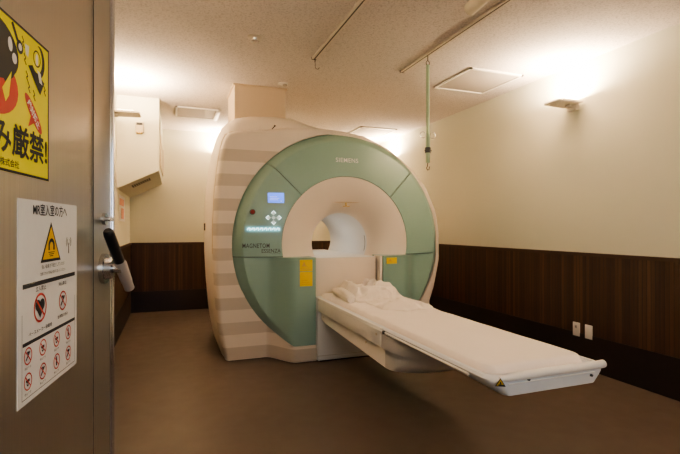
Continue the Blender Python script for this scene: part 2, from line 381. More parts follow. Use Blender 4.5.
sp_ = thing('ceiling_sprinkler', 'small round metal sprinkler rose on the ceiling left of the tracks', 'sprinkler', (.603, 3.52, ZC))
def disc_z(m, c, prof, n=24):
    m.grid([[(c[0] + r_ * math.cos(2 * PI * k / n), c[1] + r_ * math.sin(2 * PI * k / n), c[2] + z_) for k in range(n)] for r_, z_ in prof], close_v=True); return m
disc_z(MB(), (.603, 3.52, ZC), [(.0001, 0), (.06, 0), (.06, -.004), (.05, -.009), (.034, -.011), (.0001, -.011)]).build('rose', 'alu', sp_)
disc_z(MB(), (.603, 3.52, ZC), [(.0001, -.011), (.016, -.011), (.011, -.028), (.03, -.032), (.03, -.035), (.0001, -.036)]).build('deflector', 'silver', sp_)
sd = thing('ceiling_sensor', 'tiny cream sensor on the ceiling at the corner of the duct column', 'sensor', (1.065, 4.55, ZC))
disc_z(MB(), (1.065, 4.55, ZC), [(.0001, 0), (.05, 0), (.05, -.01), (.0001, -.01)]).build('base', 'ventframe', sd)
disc_z(MB(), (1.085, 4.55, ZC), [(.0001, -.01), (.024, -.012), (.022, -.026), (.0001, -.03)]).build('dome', 'grille', sd)

cs = thing('ceiling_spotlight', 'cream cylindrical fitting tilted under the ceiling beside the right track', 'ceiling fitting', (1.80, 2.30, ZC))
a_, b_ = Vector((1.835, 2.36, 2.70)), Vector((1.835, 2.56, 2.66))
MB().tube([(1.80, 2.24, ZC), (1.80, 2.24, ZC - .012)], .06, 24).build('mount', 'beigeplate', cs)
MB().tube([(1.80, 2.16, 2.69), (1.795, 2.44, 2.655)], .042, 24).build('body', 'beigeplate', cs)
MB().tube([(1.795, 2.441, 2.655), (1.795, 2.446, 2.6545)], .036, 24).build('lens', 'grille', cs)

dc = thing('duct_column', 'square beige boxed-in duct rising from the scanner top to the ceiling', 'duct', (.87, 5.0, 2.30))
MB().box((.60, 4.73, 2.28), (1.135, 5.28, ZC - .001), .004).build('casing', 'duct', dc, smooth=False)
MB().box((.585, 4.715, ZC - .012), (1.15, 5.295, ZC), 0).build('ceiling_collar', 'duct', dc, smooth=False)

# ------------------------------------------------------------------ outlets
for i, (yc, lab) in enumerate([(3.095, 'white wall socket plate with an outlet, the left one on the dark skirting'), (2.966, 'blank white wall plate, the right one on the dark skirting')]):
    t = thing('wall_outlet', lab, 'socket', (XR - .012, yc, .335), group='white socket plates')
    MB().box((XR - .020, yc - .036, .275), (XR - .009, yc + .036, .397), .003).build('plate', 'white', t)
    if i == 0:
        MB().box((XR - .0225, yc - .012, .345), (XR - .0195, yc + .012, .375), .001).build('socket', 'greywhite', t)
        MB().box((XR - .0235, yc - .006, .352), (XR - .022, yc - .003, .366)).box((XR - .0235, yc + .003, .352), (XR - .022, yc + .006, .366)).build('slot', 'dark', t)

# ------------------------------------------------------------------ MRI scanner
CX, CZ, RO, RI, RB = 1.638, 1.095, 1.108, .663, .307
SEAM = .975
mri = thing('mri_scanner', 'large cream MRI scanner with a sage green ring front and striped sides', 'scanner', (CX, 4.9, 0))
front_out = [(.47, .012), (.425, .2), (.40, .35), (.375, .7), (.36, 1.0), (.36, 1.25), (.375, 1.6), (.41, 1.9), (.445, 2.07), (.475, 2.135), (.53, 2.165), (.70, 2.188), (.87, 2.208), (1.1, 2.245), (1.4, 2.262), (1.64, 2.25), (1.9, 2.212), (2.19, 2.088), (2.45, 1.90), (2.63, 1.70), (2.75, 1.45), (2.80, 1.2), (2.80, .9), (2.735, .6), (2.655, .38), (2.60, .2), (2.57, .012)]
rear_out = [(.46, .012), (.415, .2), (.39, .35), (.36, .7), (.345, 1.0), (.345, 1.25), (.355, 1.6), (.39, 1.9), (.43, 2.12), (.47, 2.26), (.56, 2.35), (.70, 2.39), (.95, 2.405), (1.16, 2.40), (1.38, 2.32), (1.64, 2.24), (1.9, 2.195), (2.17, 2.07), (2.42, 1.88), (2.59, 1.68), (2.70, 1.45), (2.74, 1.2), (2.74, .9), (2.68, .6), (2.60, .38), (2.55, .2), (2.52, .012)]
N = 144
def ray_r(poly, ang):
    ca, sa = math.cos(ang), math.sin(ang); best = 0
    for i in range(len(poly)):
        (x1, z1), (x2, z2) = poly[i], poly[(i + 1) % len(poly)]
        x1 -= CX; x2 -= CX; z1 -= CZ; z2 -= CZ
        den = ca * (z2 - z1) - sa * (x2 - x1)
        if abs(den) < 1e-9: continue
        t = (x1 * (z2 - z1) - z1 * (x2 - x1)) / den
        u = (x1 * sa - z1 * ca) / den
        if t > 0 and -1e-6 <= u <= 1 + 1e-6: best = max(best, t)
    return best
angs = [2 * PI * k / N for k in range(N)]
# add exact corner angles
angs = sorted(set(angs + [math.atan2(z - CZ, x - CX) % (2 * PI) for x, z in (front_out[0], front_out[-1])]))
FR = [ray_r(front_out, a) for a in angs]; RR = [ray_r(rear_out, a) for a in angs]
def ringpts(R, y, inset=0.): return [(CX + (r_ - inset) * math.cos(a), y, .008 if CZ + r_ * math.sin(a) < .02 else max(.008, CZ + (r_ - inset) * math.sin(a))) for r_, a in zip(R, angs)]
m = MB()
hole = [min(RO + .004, r_ - .06) for r_ in FR]
m.grid([ringpts(hole, 4.42), ringpts(hole, 4.33), ringpts(FR, 4.33, .05), ringpts(FR, 4.335, .03), ringpts(FR, 4.352, .011), ringpts(FR, 4.39, .001), ringpts(FR, 4.45), ringpts(FR, 4.72, 0), ringpts(FR, 4.74, .012), ringpts(FR, 4.75, .04)], close_v=True)
m.build('front_cover', 'stripe', mri, angle=50)
def mixr(t, extra=0.): return [a * (1 - t) + b_ * t + extra for a, b_ in zip(FR, RR)]
m = MB()
low = [min(a, b_) for a, b_ in zip(FR, RR)]
m.grid([ringpts(low, 4.45, .06), ringpts([l if b_ <= a else a + (b_ - a) * .15 for l, a, b_ in zip(low, FR, RR)], 4.45, .012), ringpts([l if b_ <= a else a + (b_ - a) * .6 for l, a, b_ in zip(low, FR, RR)], 4.50, .004), ringpts([l if b_ <= a else a + (b_ - a) * .9 for l, a, b_ in zip(low, FR, RR)], 4.60, .0),
        ringpts(RR, 4.74), ringpts(RR, 5.4), ringpts(RR, 5.58, .03), ringpts(RR, 5.66, .08), ringpts(RR, 5.70, .18), [(CX + .42 * math.cos(a), 5.72, CZ + .42 * math.sin(a)) for a in angs],
        [(CX + .34 * math.cos(a), 5.69, CZ + .34 * math.sin(a)) for a in angs], [(CX + RB * math.cos(a), 5.60, CZ + RB * math.sin(a)) for a in angs]], close_v=True)
m.build('rear_housing', 'shell', mri, angle=50)
MB().tube([(x, 4.432, z + .003) for x, z in front_out[4:15]], .0055, 6).build('cover_seam', 'duct', mri)
MB().tube([(.90, 4.40, 2.19), (.945, 4.385, 2.25)], .005, 8).tube([(.942, 4.385, 2.245), (.948, 4.383, 2.255)], .009, 8).build('lifting_peg', 'bronze', mri)
MB().box((.335, 5.22, 1.22), (.352, 5.30, 1.30), .003).build('side_latch', 'bronze', mri)
# dark recess behind the ring segments
m = MB()
m.grid([[(CX + r_ * math.cos(a), y, CZ + r_ * math.sin(a)) for a in angs] for r_, y in ((.64, 4.23), (.665, 4.222), (1.0, 4.30), (1.107, 4.375), (1.107, 4.42))], close_v=True)
m.build('ring_backing', 'groove', mri)
def YR(r_):
    if r_ <= 1.02: return 4.20 + .05 * (max(0, r_ - RI) / (1.02 - RI)) ** 1.3
    t = (r_ - 1.02) / (RO - 1.02); return 4.25 + .10 * (t ** 1.25)
def segment(name, a0, a1):                # a0/a1 functions of r
    rs = [RI + .002, RI + .006] + [RI + .006 + (1.015 - RI - .006) * k / 10 for k in range(1, 11)] + [1.02, 1.028, 1.045, 1.065, 1.085, RO]
    m = MB(); n = 48; rows = []
    for i, r_ in enumerate(rs):
        s0, s1 = a0(r_), a1(r_); y = YR(r_) + (.006 if i == 0 else 0)
        rows.append([(CX + r_ * math.cos(s0 + (s1 - s0) * k / n), y, CZ + r_ * math.sin(s0 + (s1 - s0) * k / n)) for k in range(n + 1)])
    back = [[(p[0], 4.39, p[2]) for p in row] for row in (rows[-1],)]
    first = [[(p[0], 4.26, p[2]) for p in rows[0]]]
    m.grid(first + rows + back)
    # end walls
    for e in (0, -1):
        m.grid([[row[e] for row in rows], [(row[e][0], row[e][1] + .03, row[e][2]) for row in rows]])
    return m.build(name, 'green', mri, angle=28)
gp = .0035
zs = SEAM + .004
segment('ring_segment', lambda r_: math.asin((zs - CZ) / r_), lambda r_: PI / 4 - gp / r_)
segment('ring_segment', lambda r_: PI / 4 + gp / r_, lambda r_: 3 * PI / 4 - gp / r_)
segment('ring_segment', lambda r_: 3 * PI / 4 + gp / r_, lambda r_: PI - math.asin((zs - CZ) / r_))
# bore funnel and liner
prof = []
for k in range(15):
    t = k / 14; a = t * PI / 2
    prof.append((RB + (RI - RB) * (1 - math.sin(a)) ** 1.0, 4.205 + .225 * (1 - math.cos(a)) ** .85))
m = MB(); m.grid([[(CX + r_ * math.cos(a), y, CZ + r_ * math.sin(a)) for a in angs] for r_, y in prof], close_v=True)
m.build('bore_funnel', 'funnel', mri, angle=60)
m = MB(); m.grid([[(CX + RB * math.cos(a), y, CZ + RB * math.sin(a)) for a in angs] for y in (4.43, 4.9, 5.3, 5.61)], close_v=True)
m.build('bore_liner', 'bore', mri, angle=60)
m = MB(); m.tube([(CX + (RB - .002) * math.cos(a), 4.47, CZ + (RB - .002) * math.sin(a)) for a in [-.30 + .55 * k / 14 for k in range(15)]], .002, 6); m.build('liner_seam', 'inkgrey', mri)
# positioning lamp at the top of the funnel
m = MB(); n = 20
m.grid([[(CX + .155 * u, 4.238 + .02 * (1 - u * u), 1.505 + s_ * .014 * (1 - u * u) - .006 * u * u * 0) for u in [-1 + 2 * k / n for k in range(n + 1)]] for s_ in (-.6, 0, .6)])
m.build('lamp_slit', 'duct', mri)
m = MB(); m.box((CX - .035, 4.225, 1.462), (CX + .035, 4.25, 1.470), .002).tube([(CX, 4.24, 1.47), (CX, 4.245, 1.50)], .008, 8); m.build('positioning_lamp', 'brass', mri)

# lower green side blocks and the swelling foot beneath them
def sm(t): t = max(0, min(1, t)); return t * t * (3 - 2 * t)
def G(xl, mirror=False):                  # xl = distance measured as on the left side
    return 4.332 - .282 * sm((xl - .84) / .24)
def block(sgn, xin):
    mx = (lambda x: x) if sgn < 0 else (lambda x: 2 * CX - x)
    m = MB(); rows = []; nz = 40; nx_ = 36
    zz = [.152 + (SEAM - .004 - .152) * k / nz for k in range(nz + 1)]
    for z in zz:
        xe = CX - math.sqrt(max(RO ** 2 - (z - CZ) ** 2, 0)); row = []
        for k in range(nx_ + 1):
            t = (k / nx_) ** 1.4; x = xe + (xin - xe) * t; e = x - xe
            w = sm((x - .84) / .24)
            y = G(x) + .02 - .10 * min(1, (e / .085)) ** .9 * (1 - w)
            row.append((mx(x), y, z))
        rows.append([(mx(xe), y_b, z) for y_b in (4.40,)] + row + [(mx(xin), 4.34, z)])
    m.grid(rows)
    top = rows[-1]; m.grid([top, [(p[0], 4.41, p[2]) for p in top]])
    bot = rows[0]; m.grid([bot, [(p[0], 4.41, p[2]) for p in bot]])
    return m.build('side_block', 'green', mri, angle=30)
block(-1, 1.268); block(1, 2 * CX - 1.968)
def foot(sgn, xin):
    mx = (lambda x: x) if sgn < 0 else (lambda x: 2 * CX - x)
    m = MB(); rows = []; xs = [.62 + (xin - .62) * k / 60 for k in range(61)]
    for x in xs:
        dd = RO ** 2 - (x - CX) ** 2; zt = CZ - math.sqrt(max(dd, 0)); zt = min(zt, .72) if x < 1.06 else .150
        if x >= 1.03: zt = .150
        y = G(x); rows.append([(mx(x), 4.40, .006), (mx(x), y + .004, .006)] + [(mx(x), y, .012 + (zt - .012) * k / 8) for k in range(9)] + [(mx(x), y + .03, zt), (mx(x), 4.40, zt)])
    m.grid(rows); e = rows[-1]
    m.bm.faces.new([m.bm.verts.new(p) for p in e])
    return m.build('foot_cover', 'stripe', mri, angle=40)
foot(-1, 1.268); foot(1, 2 * CX - 1.968)
# centre panel beneath the bore, between the blocks
MB().box((1.272, 4.15, .60), (1.925, 4.24, .958), .006).build('centre_panel', 'funnel', mri)
MB().box((1.927, 4.17, .62), (1.937, 4.24, .95)).build('panel_gap', 'dark', mri)
MB().box((1.939, 4.08, .152), (1.964, 4.24, .972), .004).build('edge_strip', 'funnel', mri)
m = MB()
m.prism([(1.272, 4.152), (1.925, 4.152), (1.925, 4.30), (1.90, 4.42), (1.37, 4.42), (1.285, 4.30)], lambda x, y: (x, y, .945), lambda x, y: (x, y, .962))
m.prism([(CX - .262, 4.42), (CX + .262, 4.42), (CX + .262, 5.74), (CX - .262, 5.74)], lambda x, y: (x, y, .945), lambda x, y: (x, y, .962))
m.build('bore_shelf', 'white', mri)

# lettering and controls laid on the ring
def onring(x, z, off=.003): return (x, YR(math.hypot(x - CX, z - CZ)) - off, z)
def plate(m, x0, x1, z0, z1, off=.004, nn=6, nm=4):
    m.grid([[onring(x0 + (x1 - x0) * i / nn, z0 + (z1 - z0) * j / nm, off) for i in range(nn + 1)] for j in range(nm + 1)]); return m
add_text(MB(), 'SIEMENS', lambda u, v: onring(CX - .118 + u, 1.902 + v), w=.240, h=.044, bold=.006).build('maker_lettering', 'paper', mri, smooth=False)
add_text(MB(), 'MAGNETOM', lambda u, v: onring(.612 + u, 1.062 + v), w=.245, h=.042, bold=.012).build('model_lettering', 'inkgrey', mri, smooth=False)
add_text(MB(), 'ESSENZA', lambda u, v: onring(.785 + u, 1.016 + v), w=.175, h=.036, bold=.008).build('model_lettering', 'inkgrey', mri, smooth=False)
add_text(MB(), 'A Tim+Dot System', lambda u, v: onring(.86 + u, 1.000 + v), w=.10, h=.010).build('small_lettering', 'inkgrey', mri, smooth=False)
plate(MB(), .845, .995, 1.487, 1.580, .003).build('display_screen', 'screen', mri)
m = MB(); plate(m, .862, .95, 1.525, 1.532, .005, 3, 1); plate(m, .862, .93, 1.540, 1.547, .005, 3, 1); plate(m, .862, .94, 1.510, 1.517, .005, 3, 1); plate(m, .962, .972, 1.497, 1.507, .005, 1, 1); m.build('screen_text', 'screenmark', mri)
m = MB(); c = onring(.703, 1.398, 0)
m.tube([(c[0], c[1] + .005, c[2]), (c[0], c[1] - .010, c[2])], .026, 20).build('button_ring', 'groove', mri)
MB().tube([(c[0], c[1] - .008, c[2]), (c[0], c[1] - .018, c[2]), (c[0], c[1] - .022, c[2])], [.021, .020, .012], 20).build('emergency_button', 'redbtn', mri)
# cross-shaped keypad: four keys round the centre
kc = (.895, 1.345)
for dx_, dz_ in ((0, .042), (-.044, 0), (.044, 0), (0, -.042), (0, 0)):
    m = MB(); cx_, cz_ = kc[0] + dx_, kc[1] + dz_; s_ = .019
    for p in [((-s_, 0), (0, s_)), ]: pass
    pts = [(cx_ - s_, cz_), (cx_, cz_ + s_), (cx_ + s_, cz_), (cx_, cz_ - s_)]
    m.prism(pts, lambda x, z: onring(x, z, 0), lambda x, z: onring(x, z, .006)); k_ = m.build('keypad_key', 'keys', mri, smooth=False)
for dx_, dz_, rot in ((0, .054, 0), (-.060, 0, 1), (.060, 0, 3), (0, -.054, 2)):
    cx_, cz_ = kc[0] + dx_, kc[1] + dz_; a = rot * PI / 2; ca, sa = math.cos(a), math.sin(a)
    P4 = [(0, .013), (-.020, -.008), (-.020, -.015), (0, .006), (.020, -.015), (.020, -.008)]
    P4 = [(cx_ + x * ca - z * sa, cz_ + x * sa + z * ca) for x, z in P4]
    MB().prism(P4, lambda x, z: onring(x, z, .0065), lambda x, z: onring(x, z, .0080)).build('arrow_symbol', 'cyanwhite', mri, smooth=False)
plate(MB(), .625, .968, 1.195, 1.279, .002, 14).build('symbol_glow_patch', 'cyan', mri)  # patch of cover with the symbols' soft halo put into its emission
m = MB()
for k in range(8):
    x0 = .652 + k * .038
    for q in ([(0, 0), (.010, .020), (.016, .020), (.006, 0)], [(.010, .020), (.030, .020), (.030, .014), (.012, .014)], [(.026, .018), (.032, .018), (.032, -.004), (.026, -.004)]):
        m.prism([(x0 + a * .95, 1.229 + b_) for a, b_ in q], lambda x, z: onring(x, z, .004), lambda x, z: onring(x, z, .0055))
m.build('touch_symbols', 'cyanwhite', mri, smooth=False)
# yellow warning labels with their tiny print
def ylabel(x0, x1, z0, z1, tri=False):
    o = MB().box((x0, 4.062, z0), (x1, 4.072, z1)).build('warning_label', 'yellow', mri, smooth=False)
    m = MB(); h_ = z1 - z0; w_ = x1 - x0
    f = lambda x, z: (x, 4.0605, z)
    if tri:
        m.prism([(x0 + w_ * .15, z0 + h_ * .45), (x0 + w_ * .5, z0 + h_ * .45), (x0 + w_ * .32, z0 + h_ * .85)], f, lambda x, z: (x, 4.0618, z))
    for k in range(3):
        zz_ = z0 + h_ * (.12 + .13 * k)
        m.prism([(x0 + w_ * .12, zz_), (x0 + w_ * (.9 - .15 * k), zz_), (x0 + w_ * (.9 - .15 * k), zz_ + h_ * .04), (x0 + w_ * .12, zz_ + h_ * .04)], f, lambda x, z: (x, 4.0618, z))
    t = m.build('label_print', 'orange' if not tri else 'brass', o, smooth=False); t.location = (0, 0, 0)
ylabel(1.112, 1.232, .846, .952, True); ylabel(1.112, 1.232, .706, .840)
ylabel(2.005, 2.115, .892, .952, True)

# ------------------------------------------------------------------ patient table
pt = thing('patient_table', 'long white patient table reaching out of the scanner toward the viewer', 'patient table', (1.62, 3.0, 0))
TX0, TX1 = 1.275, 1.965
MB().box((1.272, 4.02, .012), (1.935, 4.14, .60), .008).build('pedestal', 'coolwhite', pt)
MB().box((1.30, 4.035, .0), (1.91, 4.12, .014)).build('pedestal_base', 'dark', pt)
MB().box((1.272, 4.014, .055), (1.935, 4.022, .060)).build('pedestal_seam', 'greywhite', pt)
MB().box((TX0, 2.67, .470), (TX1, 4.13, .598), .008).build('upper_beam', 'white', pt)
m = MB(); xs0, xs1 = 1.305, 1.935
P = [(2.67, .338), (3.90, .382), (4.03, .40), (4.03, .472), (2.67, .472)]
m.prism(P, lambda y, z: (xs0, y, z), lambda y, z: (xs1, y, z)).build('lower_beam', 'white', pt, smooth=False)
# rounded nose closing the beams
def nose(name, x0, x1, z0, z1, depth, mat, taper):
    m = MB(); rows = []
    cx_ = (x0 + x1) / 2; hw = (x1 - x0) / 2; n = 24
    for j in range(9):
        t = j / 8; z = z0 + (z1 - z0) * t
        k_ = 1 - taper * (1 - t) ** 2
        rows.append([(cx_ - hw * (math.cos(PI * i / n)) * (1 if i in (0, n) else 1), 2.672 - depth * k_ * math.sin(PI * i / n) ** .75, z) for i in range(n + 1)])
    rows = [[(p[0], 2.672, z0) for p in rows[0]]] + rows + [[(p[0], 2.672, z1) for p in rows[-1]]]
    m.grid(rows); return m.build(name, mat, pt, angle=50)
nose('upper_nose', TX0 + .004, TX1 - .004, .468, .56, .40, 'greywhite', .05)
nose('lower_nose', xs0, xs1, .338, .468, .36, 'greywhite', .45)
for y, z in ((2.74, .545), (4.0, .585)): MB().tube([(TX0 - .004, y, z), (TX0 + .004, y, z)], .009, 12).build('bolt_head', 'alu', pt)
for y, z in ((2.98, .43), (3.95, .43)): MB().tube([(xs0 - .004, y, z), (xs0 + .004, y, z)], .008, 12).build('bolt_head', 'alu', pt)
# table top: shallow tray with flared sides and a rounded nose end
def plan(off, yf, rad, y_end=4.135, n=8):   # half outline from left-back round the front to right-back
    x0, x1 = 1.285 + off, 1.955 - off; pts = [(x0, y_end)] + [(x0, 3.6 - .25 * k) for k in range(7)]
    for k in range(n + 1):
        a = PI + (PI / 2) * k / n; pts.append((x0 + rad + rad * math.cos(a), yf + rad + rad * math.sin(a)))
    for k in range(n + 1):
        a = 1.5 * PI + (PI / 2) * k / n; pts.append((x1 - rad + rad * math.cos(a), yf + rad + rad * math.sin(a)))
    pts += [(x1, 3.6 - .25 * (6 - k)) for k in range(7)] + [(x1, y_end)]
    return pts
def lay(off, yf, rad, zf, zb=None):
    out = []
    for x, y in plan(off, yf, rad):
        t = max(0, min(1, (y - 1.6) / .5)); z = zf if zb is None else zf + (zb - zf) * t
        out.append((x, y, z))
    return out
m = MB()
m.grid([lay(.15, 1.72, .10, .516, .535), lay(.078, 1.598, .03, .516, .53), lay(.068, 1.588, .035, .520, .533), lay(.030, 1.583, .055, .552, .553), lay(.006, 1.582, .07, .572, .568), lay(0, 1.582, .08, .588, .588), lay(.008, 1.588, .08, .600, .598), lay(.022, 1.60, .07, .602, .600), lay(.03, 1.61, .06, .592, .592)])
m.grid([lay(.15, 1.72, .10, .516, .535), [(1.62 + (p[0] - 1.62) * .01, p[1], p[2]) for p in lay(.15, 1.72, .10, .516, .535)]])
m.grid([lay(.03, 1.61, .06, .592, .592), [(1.62 + (p[0] - 1.62) * .01, p[1] if p[1] > 1.7 else 1.62, p[2]) for p in lay(.03, 1.61, .06, .592, .592)]])
m.build('table_top', 'coolwhite', pt, angle=45)
MB().tube([(TX0 + .004, 1.75, .577), (TX0 + .004, 4.02, .577)], .006, 8).build('side_rail', 'white', pt)
MB().tube([(TX1 - .004, 1.75, .577), (TX1 - .004, 4.02, .577)], .006, 8).build('side_rail', 'white', pt)
m = MB(); m.tube([(1.33, 1.60, .594), (1.36, 1.588, .600), (1.42, 1.582, .603), (1.6, 1.580, .605), (1.88, 1.582, .604), (1.922, 1.586, .604), (1.932, 1.59, .604)], [.012, .017, .018, .019, .019, .019, .012], 16)
m.build('end_bar', 'white', pt)
MB().box((1.36, 1.575, .572), (1.86, 1.590, .577), .002).build('grip_edge', 'white', pt)
for x_, z_ in ((1.47, .584), (1.84, .560)): MB().tube([(x_, 1.574, z_), (x_, 1.585, z_)], .006, 10).build('end_screw', 'inkgrey', pt)
MB().box((1.66, 1.66, .505), (1.72, 1.74, .522), .004).build('underside_foot', 'dark', pt)
MB().box((1.80, 1.68, .490), (1.88, 1.80, .522), .006).build('underside_foot', 'greywhite', pt)
MB().tube([(TX0 - .006, 2.63, .578), (TX0 + .006, 2.63, .578)], .012, 12).build('rail_knob', 'inkgrey', pt)
# yellow warning triangle on the near corner
nrm = Vector((-.50, -.85, -.15)).normalized(); rt = Vector((0, 0, 1)).cross(-nrm).normalized() * -1; up_ = nrm.cross(rt).normalized()
if up_.z < 0: up_ = -up_
tc_ = Vector((1.322, 1.586, .588))
TRI = dict(c=tc_, r=rt, u=up_, n=nrm)
def triface(m, s_, off, cz=0.): 
    pts = [(-s_, -s_ * .8), (s_, -s_ * .8), (0, s_ * .95)]
    m.prism(pts, lambda a, b_: tc_ + rt * a + up_ * b_ + nrm * off, lambda a, b_: tc_ + rt * a + up_ * b_ + nrm * (off + .0012)); return m
o = triface(MB(), .022, .006).build('warning_triangle', 'ink', pt, smooth=False)
triface(MB(), .0165, .0085).build('triangle_face', 'orange', o, smooth=False).location = (0, 0, 0)
m = MB()
for q in ([(-.010, -.012), (.018, -.014), (.018, -.008), (-.008, -.006)], [(-.003, -.006), (.004, -.006), (.002, .006), (-.002, .006)]):
    m.prism(q, lambda a, b_: tc_ + rt * a + up_ * b_ + nrm * .0099, lambda a, b_: tc_ + rt * a + up_ * b_ + nrm * .0108)
m.build('hand_symbol', 'ink', o, smooth=False).location = (0, 0, 0)

# mattress under its sheet
def fbm(x, y, s_=1., z=0.): return noise.noise(Vector((x * s_, y * s_, z)))
mt = thing('table_mattress', 'thin mattress under a smooth white cotton sheet, laid along the patient table', 'mattress', (1.62, 2.8, .6))
m = MB(); rows = []; ny = 110; nx_ = 36
def mtop(u, y):
    base = .627 + .003 * fbm(u * 1.2, y, 3.0) + .004 * max(0, fbm(u * 2.5 + y, y * .8, 2.2, 5)) * (1 if y > 2.4 else .4)
    if y > 2.5: base += .009 * min(1, (y - 2.5) / .5) * (1 - min(1, 3 * abs(fbm(u + .5 * y, y * .7, 5, 2))))
    return base
for j in range(ny + 1):
    y = 1.655 + (4.06 - 1.655) * j / ny
    fe = min(1, (y - 1.655) / .05)
    row = []
    lx = 1.312 + .004 * fbm(y, 0, 5) + .05 * (1 - min(1, (y - 1.655) / .09)) ** 2; rx = 1.915 + .012 * fbm(y, 3, 3.2) - .05 * (1 - min(1, (y - 1.655) / .09)) ** 2
    for i in range(nx_ + 1):
        u = i / nx_; x = lx + (rx - lx) * u; e = min(u, 1 - u) * (rx - lx)
        d_ = min(1, e / .03); d_ = math.sqrt(1 - (1 - d_) ** 2); f_ = math.sqrt(max(0, 1 - (1 - fe) ** 2))
        row.append((x, y, .594 + (mtop(x, y) - .594) * min(d_, f_)))
    rows.append(row)
m.grid(rows); m.build('sheet_cover', 'cloth', mt, angle=80)
m = MB(); m.box((1.33, 1.70, .592), (1.90, 4.05, .603)); m.build('pad', 'white', mt)

# crumpled blanket heap near the bore
def ridge(x, y, s_, z): return 1 - abs(fbm(x, y, s_, z)) * 2.2
def blanket_obj(name, label, cx_, cy_, rx_, ry_, hh, seed, mat='blanket', tilt=0., flat=.012):
    m = MB(); rows = []; n = 110
    for j in range(n + 1):
        row = []
        for i in range(n + 1):
            a = -1 + 2 * i / n; b2 = -1 + 2 * j / n
            ang = math.atan2(b2, a)
            k_ = 1 + .13 * fbm(math.cos(ang), math.sin(ang), 1.8, seed) + .06 * fbm(math.cos(ang), math.sin(ang), 5, seed + 3)
            # square to superellipse
            rr = (abs(a) ** 4 + abs(b2) ** 4) ** .25; mx_ = max(abs(a), abs(b2)); sc_ = (mx_ / rr) if rr > 0 else 1
            px_, py_ = a * sc_ * k_, b2 * sc_ * k_
            x = cx_ + rx_ * (px_ * math.cos(tilt) - py_ * math.sin(tilt)); y = cy_ + ry_ * (px_ * math.sin(tilt) + py_ * math.cos(tilt))
            d_ = 1 - mx_
            env = sm(d_ / .35)
            wx = x + .05 * fbm(x, y, 5, seed); wy = y + .05 * fbm(x, y, 5, seed + 9)
            wx = x + .09 * fbm(x, y, 4, seed) + .03 * fbm(x, y, 11, seed + 2); wy = y + .09 * fbm(x, y, 4, seed + 9) + .03 * fbm(x, y, 11, seed + 6)
            r1 = 1 - min(1, abs(fbm(wx, wy * .6, 5.5, seed)) * 3.6); r2 = 1 - min(1, abs(fbm(wx * .7, wy, 10, seed + 4)) * 2.6)
            f_ = .16 + .66 * r1 + .46 * r2 + .60 * fbm(x, y, 2.6, seed + 7)
            back = .55 + .45 * sm((y - (cy_ - ry_)) / ry_) if hh > .1 else 1
            z = .634 + min(1, d_ / .03) * flat + env * hh * back * max(.04, f_ if f_ < .75 else .75 + .2 * (f_ - .75)) + (.009 * r2 * min(1, d_ / .1))
            row.append((min(max(x, 1.305), 1.95), min(y, 4.13), z))
        rows.append(row)
    m.grid(rows); m.grid([rows[0], [(p[0], p[1], .628) for p in rows[0]]]); 
    t = m.build(name, mat, None, angle=60)
    t.location = (0, 0, 0); tag(t, label, 'blanket'); return t
bl = blanket_obj('crumpled_blanket', 'crumpled cream cotton blanket heaped on the mattress against the scanner', 1.665, 3.76, .26, .31, .150, 2.3)
b2 = blanket_obj('spread_towel', 'thin white towel loosely spread across the mattress in front of the heaped blanket', 1.70, 3.24, .215, .25, .03, 7.7, flat=.006)
# rolled towel
m = MB(); n = 26; rows = []
for j in range(n + 1):
    t = j / n; y = 3.46 + .52 * t; x = 1.385 + .05 * t
    rr = .048 * (1 - .25 * (2 * t - 1) ** 4) ; row = []
    for k in range(40):
        a = 2 * PI * k / 40; q = rr * (1 + .16 * fbm(math.cos(a), math.sin(a), 1.7, t * 3) + .10 * math.sin(3 * a + 7 * t))
        row.append((x + q * 1.0 * math.cos(a), y, .632 + rr * .78 + q * .85 * math.sin(a)))
    rows.append(row)
rows = [[(p[0] * .02 + 1.385 * .98, p[1] - .003, (p[2] - .68) * .02 + .68) for p in rows[0]]] + rows + [[(p[0] * .02 + 1.435 * .98, p[1] + .003, (p[2] - .68) * .02 + .68) for p in rows[-1]]]
m.grid(rows, close_v=True)
rt_ = m.build('rolled_towel', 'blanket', None, angle=80); tag(rt_, 'rolled cream towel at the left side of the crumpled blanket', 'towel')

# ------------------------------------------------------------------ steel door with handle
DR = Vector((-.183, 1.668, 0)); DROT = math.atan2(.9896, .1438)
door = bpy.data.objects.new('door_1', None); COL.objects.link(door)
bpy.data.objects.remove(door)
m = MB(); m.box((-1.25, 0, .01), (-.012, .07, 2.35), .003)
door = struct('door_1', m, 'steel'); door.location = DR; door.rotation_euler = (0, 0, DROT); door['_local'] = 1
tag(door, 'open brushed stainless steel door bearing a yellow and a white poster', 'door')
MB().box((-.020, -.006, .01), (-.002, .076, 2.35), .004).build('edge_trim', 'chrome', door)
MB().box((-.040, -.003, .01), (-.026, .0, 2.35), .001).build('edge_strip', 'chrome', door)
MB().box((-.205, -.0015, .01), (-.2025, .0, 2.35)).build('panel_joint', 'inkgrey', door, smooth=False)
hd = bpy.data.objects.new('door_handle', None); COL.objects.link(hd); hd.parent = door
hd['_local'] = 1
c0 = (-.115, 1.125)
def ycyl(m, x, z, r_, y0, y1, n=28, r2=None): m.tube([(x, y0, z), (x, y1, z)], [r_, r2 or r_], n); return m
ycyl(ycyl(MB(), *c0, .046, .0, -.012), *c0, .034, -.012, -.030, r2=.030).build('rosette', 'silver', hd)
A, B = Vector((-.202, -.038, 1.243)), Vector((-.050, -.062, 1.055))
mid = A.lerp(B, .52)
ycyl(MB(), *c0, .014, -.028, -.055).build('spindle', 'silver', hd)
m = MB(); m.tube([A, A.lerp(B, .02), A.lerp(B, .06), A.lerp(B, .50), A.lerp(B, .53)], [.010, .0135, .0155, .0160, .013], 20); m.build('grip', 'black', hd)
